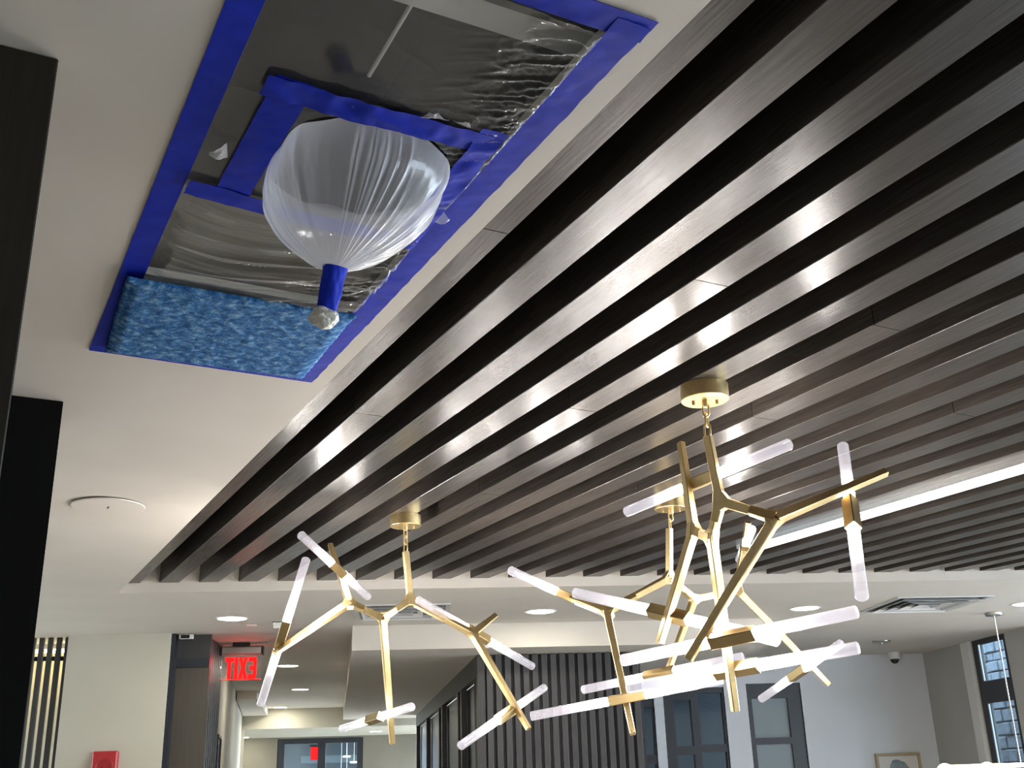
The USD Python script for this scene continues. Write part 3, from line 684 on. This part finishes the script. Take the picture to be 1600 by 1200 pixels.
# hanging bag
def bag_mesh():
    nt, ns = 320, 70
    neck = np.array([0.527, 1.630]); zn = EYE + 0.842
    v = []
    for i in range(ns):
        s_ = i / (ns - 1)                                   # 0 at the rim, 1 at the neck
        c2 = BC + (neck - BC) * (s_ ** 1.3)
        z = ZC - 0.009 + (zn - (ZC - 0.009)) * s_
        rr = 0.148 * max(0.0, 1 - s_ ** 2.7) ** 0.95 + 0.0165 * s_ ** 0.5 + 0.004 * math.sin(math.pi * min(1, s_ * 1.9)) * (s_ < 0.53)
        for j in range(nt):
            a = 2 * math.pi * j / nt
            sq = 1 + (1 / (abs(math.cos(a)) ** 3.2 + abs(math.sin(a)) ** 3.2) ** (1 / 3.2) - 1) * max(0.0, 1 - s_ / 0.55) ** 1.3 * (0.6 + 0.4 * math.sin(a) ** 2)
            amp = 0.010 + 0.055 * s_
            ca_, sa_ = math.cos(a), math.sin(a)
            n1 = meshkit.noise(np.array([ca_ * 5.0, sa_ * 5.0, s_ * 1.0]), 31)
            n2 = meshkit.noise(np.array([ca_ * 12.0, sa_ * 12.0, s_ * 1.3]), 37)
            n3 = meshkit.noise(np.array([ca_ * 26.0, sa_ * 26.0, s_ * 1.6]), 43)
            grow = 0.15 + 0.85 * min(1.0, s_ * 1.4)
            pleat = grow * (0.07 * (n1 - 0.5) + 0.05 * s_ * (1 - abs(2 * n2 - 1)) ** 4 + 0.02 * (1 - abs(2 * n3 - 1)) ** 4 * s_ - 0.03)
            for fa, fw_, fh in ((4.42, 0.028, 0.09), (4.58, 0.022, 0.08), (4.70, 0.03, 0.12), (4.84, 0.022, 0.09), (4.98, 0.028, 0.08), (5.62, 0.035, 0.10), (3.75, 0.05, 0.04), (0.5, 0.05, 0.05), (2.6, 0.05, 0.04)):
                dlt = (a - fa + math.pi) % (2 * math.pi) - math.pi
                pleat += fh * math.exp(-(dlt / (fw_ * (1.2 - 0.4 * s_))) ** 2) * math.sin(math.pi * min(1, 0.01 + 0.85 * s_)) ** 0.8
            r_ = rr * sq * (1 + pleat)
            v.append((c2[0] + r_ * math.cos(a), c2[1] + r_ * math.sin(a), z + 0.004 * (1 - s_) * math.sin(9 * a)))
    f = []
    for i in range(ns - 1):
        for j in range(nt):
            a, b = i * nt + j, i * nt + (j + 1) % nt; c2, d2 = a + nt, (i + 1) * nt + (j + 1) % nt
            f += [(a, c2, b), (b, c2, d2)]
    m = trimesh.Trimesh(v, f, process=False); m.fix_normals(); return m
bag = thing('plastic_bag', 'clear plastic bag hanging from the taped opening, gathered at a blue tape neck', 'plastic bag')
obj('bag_film', bag_mesh(), M['bag'], bag, smooth=True)
def lump(center, axis_top, r0, r1, L, seed, amp, n=40, m_=26, cap=True):
    """a crumpled sleeve round the line from center along axis_top"""
    c0 = np.array(center); d = unit(axis_top); Fm = frame_z(d); v = []
    for i in range(m_):
        t_ = i / (m_ - 1)
        for j in range(n):
            a = 2 * math.pi * j / n
            r_ = r0 + (r1 - r0) * t_
            e = np.array([math.cos(a), math.sin(a), 0])
            r_ *= 1 + amp * (meshkit.fbm(np.array([e[0] * 2.2 + 5, e[1] * 2.2, t_ * 2.5]), 3, seed) - 0.5)
            v.append(c0 + Fm @ (e * r_ + np.array([0, 0, t_ * L])))
    f = []
    for i in range(m_ - 1):
        for j in range(n):
            a, b = i * n + j, i * n + (j + 1) % n
            f += [(a, b, a + n), (b, b + n, a + n)]
    if cap:
        for i, fl in ((0, 1), (m_ - 1, 0)):
            v.append(np.mean(v[i * n:(i + 1) * n], 0)); k_ = len(v) - 1
            for j in range(n):
                a, b = i * n + j, i * n + (j + 1) % n
                f.append((k_, b, a) if fl else (k_, a, b))
    t2 = trimesh.Trimesh(v, f, process=False); t2.fix_normals(); return t2
ax_top = np.array([0.527, 1.630, EYE + 0.846]); ax_bot = np.array([0.522, 1.655, EYE + 0.772])
obj('neck_tape', lump(ax_bot, ax_top - ax_bot, 0.0165, 0.0215, np.linalg.norm(ax_top - ax_bot), 3, 0.35), M['tape'], bag, smooth=35, label='dark blue tape wrapped round the bag neck')
kn = trimesh.creation.icosphere(4, 1.0)
nv = kn.vertices.copy(); rad = 1 + 0.55 * (meshkit.fbm(nv * 1.9 + 4, 4, 8) - 0.5); kn.vertices = nv * rad[:, None] * [0.026, 0.026, 0.019] + np.array([0.519, 1.660, EYE + 0.760])
obj('bunched_end', kn, M['knot'], bag, smooth=25, label='crumpled pale plastic end below the tape')

# ------------------------------------------------------------------ ceiling fittings
sp = thing('speaker_cover', 'flat round white cover disc on the ceiling at left', 'ceiling cover', loc=(0.517, 4.343, ZC))
obj('disc', lathe([(0, -0.010), (0.132, -0.010), (0.137, -0.008), (0.137, -0.004), (0, -0.004)], 72), M['paint'], sp, smooth=30)
obj('shadow_ring', lathe([(0, -0.004), (0.130, -0.004), (0.130, -0.0005), (0, -0.0005)], 64), M['black_plastic'], sp)
obj('slot', bx(-0.003, 0.003, -0.016, 0.016, -0.0112, -0.0101), M['black_plastic'], sp, smooth=False)

DLP = [(1.70, 7.217, ZC, 'round downlight left of the left chandelier, just before the lit exit sign'), (3.55, 6.356, ZC, 'round downlight in the ceiling between the left and middle chandeliers'),
       (5.275, 5.703, ZC, 'round downlight just above the long glass tube right of the nearest chandelier'), (6.72, 5.06, ZC, 'round downlight cut by the right edge of the picture'),
       (2.916, 10.075, ZC, 'nearest of the downlights in the corridor, beside the leftmost chandelier tube'), (3.815, 12.63, ZC, 'middle one of the downlights down the corridor'), (4.442, 15.63, ZC, 'third downlight along the corridor, before the beam'),
       (pb(-2.93, 19.2)[0], pb(-2.93, 19.2)[1], ZBM, 'small far downlight at the left end of the low corridor ceiling'), (pb(-0.69, 18.2)[0], pb(-0.69, 18.2)[1], ZBM, 'far downlight above the corridor door, under the left chandelier')]
first = None
for x, y, z, lab in DLP:
    if first is None:
        first = thing('downlight', lab, 'downlight', 'recessed round downlights', loc=(x, y, z))
        obj('trim_ring', lathe([(0.092, -0.0045), (0.104, -0.0045), (0.108, -0.0005), (0.092, -0.0005)] + [(0.092, -0.0045)], 48), M['white_metal'], first)
        obj('lens', lathe([(0, -0.006), (0.085, -0.006), (0.0915, -0.003), (0.0915, -0.0005), (0, -0.0005)], 48), M['downlight'], first)
    else: copy_of(first, (x, y, z), lab)

def vent(a0, a1, b0, b1, label):
    t = thing('air_vent', label, 'air vent', 'square ceiling air vents')
    z = ZC
    fr = cat_([bb(a0, a1, b0, b0 + 0.03, z - 0.008, z - 0.0005), bb(a0, a1, b1 - 0.03, b1, z - 0.008, z - 0.0005), bb(a0, a0 + 0.03, b0 + 0.03, b1 - 0.03, z - 0.008, z - 0.0005), bb(a1 - 0.03, a1, b0 + 0.03, b1 - 0.03, z - 0.008, z - 0.0005)])
    obj('frame', fr, M['grey_metal'], t, smooth=False)
    obj('throat', bb(a0 + 0.03, a1 - 0.03, b0 + 0.03, b1 - 0.03, z - 0.0025, z - 0.0005), M['black_plastic'], t, smooth=False)
    ca, cb = (a0 + a1) / 2, (b0 + b1) / 2; half = (a1 - a0) / 2 - 0.05; hb = (b1 - b0) / 2 - 0.05
    for i in range(4):
        s = 1 - i * 0.24; A, B = half * s, hb * s; w_ = 0.022
        ring = []
        for (x0, y0, x1, y1) in ((-A, -B, A, -B), (A, -B, A, B), (A, B, -A, B), (-A, B, -A, -B)):
            k_ = 1 - 0.036 / max(A, 0.05)
            pts = [(ca + x0, cb + y0, z - 0.022), (ca + x1, cb + y1, z - 0.022), (ca + x1 * k_, cb + y1 * k_, z - 0.003), (ca + x0 * k_, cb + y0 * k_, z - 0.003)]
            pts = pts + [(x, y, zz_ + 0.0015) for x, y, zz_ in pts]
            ring.append(tri(hull(pts)))
        obj('louver', fb(cat_(ring)), M['grey_metal'] if i % 2 else M['white_metal'], t, smooth=False)
    return t
vent(-0.42, 0.20, 6.82, 7.44, 'square ceiling vent behind the left chandelier')
vent(3.13, 3.79, 6.87, 7.52, 'large square ceiling vent at right beside the pendant rod')

# small fittings
ex = thing('exit_sign', 'hanging clear sign with red glowing exit letters seen from behind', 'exit sign')
ea0, ea1, eb = -1.515, -1.20, 8.62
obj('mount', cbb(-1.43, -1.30, eb - 0.02, eb + 0.02, ZC - 0.03, ZC - 0.0005), M['black_plastic'], ex, smooth=False)
obj('housing', cbb(ea0, ea1, eb - 0.03, eb + 0.03, ZC - 0.095, ZC - 0.03, c=0.01), M['steel'], ex, smooth=False)
obj('end_cap', cbb(ea0 - 0.006, ea0 - 0.0005, eb - 0.032, eb + 0.032, ZC - 0.10, ZC - 0.028), M['black_plastic'], ex, smooth=False)
obj('end_cap', cbb(ea1 + 0.0005, ea1 + 0.006, eb - 0.032, eb + 0.032, ZC - 0.10, ZC - 0.028), M['black_plastic'], ex, smooth=False)
obj('acrylic_panel', bb(ea0 + 0.004, ea1 - 0.004, eb - 0.004, eb + 0.004, ZC - 0.275, ZC - 0.0955), M['acrylic'], ex, smooth=False)
obj('panel_edge', cat_([bb(ea0 + 0.004, ea1 - 0.004, eb - 0.0045, eb + 0.0045, ZC - 0.2785, ZC - 0.2752)]), M['exit_red'], ex, smooth=False)
LET = {  # letter outlines on a unit-high grid, (width, polygons)
 'E': (0.62, [[(0, 0), (0.62, 0), (0.62, 0.21), (0.25, 0.21), (0.25, 0.40), (0.52, 0.40), (0.52, 0.60), (0.25, 0.60), (0.25, 0.79), (0.62, 0.79), (0.62, 1), (0, 1)]]),
 'X': (0.72, [[(0, 0), (0.27, 0), (0.36, 0.27), (0.45, 0), (0.72, 0), (0.50, 0.51), (0.71, 1), (0.45, 1), (0.36, 0.75), (0.27, 1), (0.01, 1), (0.22, 0.51)]]),
 'I': (0.25, [[(0, 0), (0.25, 0), (0.25, 1), (0, 1)]]),
 'T': (0.66, [[(0.205, 0), (0.455, 0), (0.455, 0.79), (0.66, 0.79), (0.66, 1), (0, 1), (0, 0.79), (0.205, 0.79)]])}
def letters(text, height, width, a0, z0, b, parent, mt):
    """flat glowing letters, read from the far side"""
    gap = 0.07; tot = sum(LET[c_][0] for c_ in text) + gap * (len(text) - 1); sx = width / tot; x = 0
    for c_ in text:
        w_, ps = LET[c_]
        for p_ in ps:
            q = Polygon([(a0 + width - (x + px) * sx, z0 + py * height) for px, py in p_])
            obj('letter', wall_ab(shapely.geometry.polygon.orient(q), b - 0.003, b), mt, parent, smooth=False)
        x += w_ + gap
letters('EXIT', 0.160, 0.235, -1.478, ZC - 0.272, eb - 0.0045, ex, M['exit_red'])

al = thing('fire_alarm', 'red wall alarm box with a round speaker grille on the pale wall', 'fire alarm')
obj('body', cbb(-2.215, -2.05, 7.945, 7.9995, EYE + 0.06, EYE + 0.255, c=0.008), M['red'], al, smooth=False)
gr = lathe([(0, -0.003), (0.054, -0.003), (0.058, 0), (0, 0)], 40); gr.apply_transform(trimesh.transformations.rotation_matrix(math.pi / 2, [-1, 0, 0])); gr.apply_translation([-2.128, 7.9445, EYE + 0.155])
gr.vertices[:, 1] = np.clip(gr.vertices[:, 1], 7.941, 7.9445)
obj('grille', fb(gr), M['red_deep'], al)
for k_ in range(4):
    rg = torus(0.012 + 0.012 * k_, 0.0016, 32, 6); rg.apply_translation([-2.128, 7.941, EYE + 0.155]); obj('grille_ring', fb(rg), M['red'], al)

sm = thing('sprinkler_cover', 'small flat disc on the ceiling above the exit sign, tinted red', 'ceiling disc', loc=(1.905, 7.50, ZC))
obj('cover', lathe([(0, -0.006), (0.034, -0.006), (0.036, -0.003), (0.036, -0.0005), (0, -0.0005)], 32), M['white_metal'], sm)
sn = thing('tilted_plate', 'small white plate tilted below the ceiling behind the left chandelier', 'plate')
pm = cbox(-0.055, 0.055, -0.004, 0.004, -0.05, 0.0, c=0.002); pm.apply_transform(trimesh.transformations.rotation_matrix(0.9, [1, 0, 0])); pm.apply_transform(trimesh.transformations.rotation_matrix(TH, [0, 0, 1])); pm.apply_translation([2.05, 7.28, ZC - 0.006])
obj('plate', pm, M['white_metal'], sn, smooth=False); 
obj('backing', bb(pb(0, 0)[0] + 2.05 * U[0] + 7.28 * U[1] - 0.06, 2.05 * U[0] + 7.28 * U[1] + 0.06, 2.05 * V[0] + 7.28 * V[1], 2.05 * V[0] + 7.28 * V[1] + 0.08, ZC - 0.004, ZC - 0.0005), M['black_plastic'], sn, smooth=False)

ms_ = thing('motion_sensor', 'small black and white sensor box over the dark doorway', 'sensor')
obj('housing', cbb(-1.72, -1.62, 8.045, 8.084, ZC - 0.035, ZC - 0.003, c=0.004), M['white_metal'], ms_, smooth=False)
obj('window', cbb(-1.705, -1.645, 8.040, 8.0445, ZC - 0.032, ZC - 0.008, c=0.001), M['black_plastic'], ms_, smooth=False)

dc = thing('dome_camera', 'white dome camera with dark bubble high on the far wall', 'security camera')
c0 = pb(4.60, 10.38, ZC)
base = lathe([(0, -0.065), (0.048, -0.065), (0.055, -0.055), (0.058, -0.0005), (0, -0.0005)], 36); base.apply_translation(c0); obj('housing', base, M['white_metal'], dc)
prof = [(0, -0.108)] + [(0.042 * math.sin(t_), -0.066 - 0.042 * math.cos(t_)) for t_ in np.linspace(0.15, math.pi / 2, 10)] + [(0, -0.066)]
bub = lathe(prof, 36); bub.apply_translation(c0); obj('bubble', bub, M['black_plastic'], dc)
sd = thing('ceiling_plate', 'small grey round plate on the ceiling near the dome camera', 'ceiling plate', loc=tuple(pb(4.07, 9.40, ZC)))
obj('plate', lathe([(0, -0.012), (0.075, -0.012), (0.08, -0.008), (0.08, -0.0005), (0, -0.0005)], 36), M['steel'], sd)
obj('stud', lathe([(0, -0.026), (0.012, -0.026), (0.016, -0.0125), (0, -0.0125)], 16), M['steel'], sd)

# globe fixture hung on the long rod at the right edge
gp = thing('globe_pendant', 'brass bar with white globe lamps hung on a long thin rod at right', 'pendant light')
c1 = pb(4.222, 7.71, ZC)
cn = lathe([(0, -0.022), (0.056, -0.022), (0.060, -0.016), (0.060, -0.0005), (0, -0.0005)], 40); cn.apply_translation(c1); obj('canopy', cn, M['steel'], gp)
obj('rod', cyl_between(c1 + [0, 0, -0.0225], c1 + [0, 0, -(ZC - EYE) + 0.005], 0.0055, 12), M['steel'], gp)
obj('bar', bb(3.70, 5.0 - 0.2, 7.695, 7.725, EYE - 0.03, EYE + 0.002), M['brass'], gp, smooth=False)
for a in (3.665, 3.945):
    g = trimesh.creation.icosphere(3, 0.058); g.apply_translation(pb(a, 7.655 if a > 3.7 else 7.71, EYE - 0.045)); obj('globe', g, M['globe'], gp, smooth=True)
    obj('globe_holder', cyl_between(pb(a, 7.70, EYE - 0.06), pb(a + 0.055, 7.71, EYE - 0.02), 0.010, 12), M['brass'], gp)

# framed picture on the far wall
fp = thing('framed_picture', 'light wood framed picture of a grey-blue rock shape on the far wall', 'picture')
za, zb_ = EYE - 0.45, EYE + 0.122
fa0, fa1 = 4.335, 4.775
obj('frame', cat_([cbb(fa0, fa1, BW - 0.035, BW - 0.0005, zb_ - 0.025, zb_), cbb(fa0, fa1, BW - 0.035, BW - 0.0005, za, za + 0.025), cbb(fa0, fa0 + 0.025, BW - 0.035, BW - 0.0005, za + 0.0255, zb_ - 0.0255), cbb(fa1 - 0.025, fa1, BW - 0.035, BW - 0.0005, za + 0.0255, zb_ - 0.0255)]), plain('pale_wood_frame', (0.42, 0.33, 0.20), 0.4), fp, smooth=False)
obj('mat_board', bb(fa0 + 0.0255, fa1 - 0.0255, BW - 0.018, BW - 0.001, za + 0.0255, zb_ - 0.0255), plain('mat_board', (0.72, 0.70, 0.68), 0.7), fp, smooth=False)
rk = Polygon([(0.11, -0.45), (0.12, -0.17), (0.14, -0.10), (0.165, -0.065), (0.20, -0.058), (0.235, -0.062), (0.25, -0.075), (0.275, -0.078), (0.295, -0.10), (0.33, -0.15), (0.37, -0.25), (0.36, -0.45)])
rm = wall_ab(affinity.translate(rk, fa0, zb_), BW - 0.0195, BW - 0.0185)
obj('rock_print', rm, speckled('rock_print_ink', (0.16, 0.22, 0.26), (0.30, 0.36, 0.39), 14.0, 0.7), fp, smooth=False)

# picture and switch plate on the corridor's left wall
cp_ = thing('framed_picture', 'black framed blue and rust picture on the left corridor wall', 'picture')
def cwall(t0, t1, z0, z1, off, th):
    p, q = np.array([-1.57, 8.85]), np.array([-2.55, 16.55]); d = unit(q - p); n = np.array([d[1], -d[0]])
    return wall_line(p + d * t0 + n * (off + th), p + d * t1 + n * (off + th), th, z0, z1)
obj('frame', cat_([cwall(0.12, 0.68, EYE + 0.37, EYE + 0.39, 0.001, 0.03), cwall(0.66, 0.68, EYE - 0.5, EYE + 0.3695, 0.001, 0.03), cwall(0.12, 0.14, EYE - 0.5, EYE + 0.3695, 0.001, 0.03)]), M['black_plastic'], cp_, smooth=False)
obj('mat_board', cwall(0.1405, 0.6595, EYE - 0.5, EYE + 0.369, 0.001, 0.012), plain('pale_mat', (0.7, 0.68, 0.62), 0.7), cp_, smooth=False)
obj('print_band', cwall(0.18, 0.36, EYE - 0.5, EYE + 0.33, 0.0135, 0.001), plain('rust_ink', (0.22, 0.08, 0.04), 0.7), cp_, smooth=False, label='rust coloured band of the print')
obj('print_band', cwall(0.37, 0.60, EYE - 0.5, EYE + 0.33, 0.0135, 0.001), plain('blue_ink', (0.05, 0.16, 0.28), 0.7), cp_, smooth=False, label='blue band of the print')
ws_ = thing('switch_plate', 'small grey wall device beyond the corridor picture', 'switch')
obj('plate', cwall(1.15, 1.45, EYE + 0.02, EYE + 0.16, 0.0005, 0.02), M['grey_metal'], ws_, smooth=False)
obj('button', cwall(1.22, 1.38, EYE + 0.05, EYE + 0.12, 0.021, 0.006), M['white_metal'], ws_, smooth=False)

# glazed door at the corridor's end and the lit room behind it
d = thing('door', kind='structure')
zt2 = EYE + 0.749
def dframe(a0, a1, z0, z1): return bb(a0, a1, DB + 0.02, DB + 0.10, z0, z1)
obj('door_frame', cat_([dframe(DA0 + 0.001, DA0 + 0.12, 0, zt2), dframe(DA1 - 0.10, DA1 - 0.001, 0, zt2), dframe(DA0 + 0.12, DA1 - 0.10, zt2 - 0.085, zt2), dframe(-1.73, -1.60, 0, zt2 - 0.085)]), M['dark_frame'], d, smooth=False)
obj('pane', bb(DA0 + 0.12, -1.73, DB + 0.05, DB + 0.056, 0.05, zt2 - 0.085), M['glass'], d, smooth=False)
obj('pane', bb(-1.60, DA1 - 0.10, DB + 0.05, DB + 0.056, 0.05, zt2 - 0.085), M['glass'], d, smooth=False)
rm_ = thing('far_room', kind='structure')
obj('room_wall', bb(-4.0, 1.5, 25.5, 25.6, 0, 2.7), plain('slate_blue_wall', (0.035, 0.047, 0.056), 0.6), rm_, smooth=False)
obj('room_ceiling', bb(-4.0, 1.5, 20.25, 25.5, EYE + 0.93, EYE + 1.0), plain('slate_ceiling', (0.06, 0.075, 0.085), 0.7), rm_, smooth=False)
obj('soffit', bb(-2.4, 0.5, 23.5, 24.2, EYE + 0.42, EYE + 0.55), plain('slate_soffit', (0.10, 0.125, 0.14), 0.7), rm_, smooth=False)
e2 = thing('exit_sign', 'small red lit exit sign behind the glass of the far corridor door', 'exit sign')
obj('panel', cbb(-2.02, -1.74, 21.5, 21.53, EYE + 0.43, EYE + 0.66), emit('far_exit_panel', (1.0, 0.01, 0.012), 1.6), e2, smooth=False)
obj('housing', cbb(-2.05, -1.71, 21.49, 21.54, EYE + 0.66, EYE + 0.70), M['black_plastic'], e2, smooth=False)
obj('ceiling_stem', bb(-1.90, -1.86, 21.505, 21.525, EYE + 0.70, EYE + 0.929), M['black_plastic'], e2, smooth=False)
for i, (a, b, z, lab) in enumerate(((-1.42, 22.6, EYE + 0.50, 'upper white lamp seen through the right pane of the far door'), (-1.24, 22.0, EYE + 0.38, 'second white lamp from the top behind the right pane of the far door'), (-1.35, 21.6, EYE + 0.22, 'third white lamp down behind the right pane of the far door'), (-1.50, 22.3, EYE + 0.06, 'lowest white lamp behind the right pane of the far door'))):
    lt = thing('far_lamp', lab, 'lamp', 'white lamps behind the far door', loc=pb(a, b, z))
    obj('shade', lathe([(0, -0.02), (0.07, -0.015), (0.085, 0.0), (0.07, 0.015), (0, 0.02)], 24), M['far_lamp'], lt)
    obj('stem', lathe([(0, 0.0205), (0.006, 0.0205), (0.006, EYE + 0.929 - z), (0, EYE + 0.929 - z)], 10), M['white_metal'], lt)
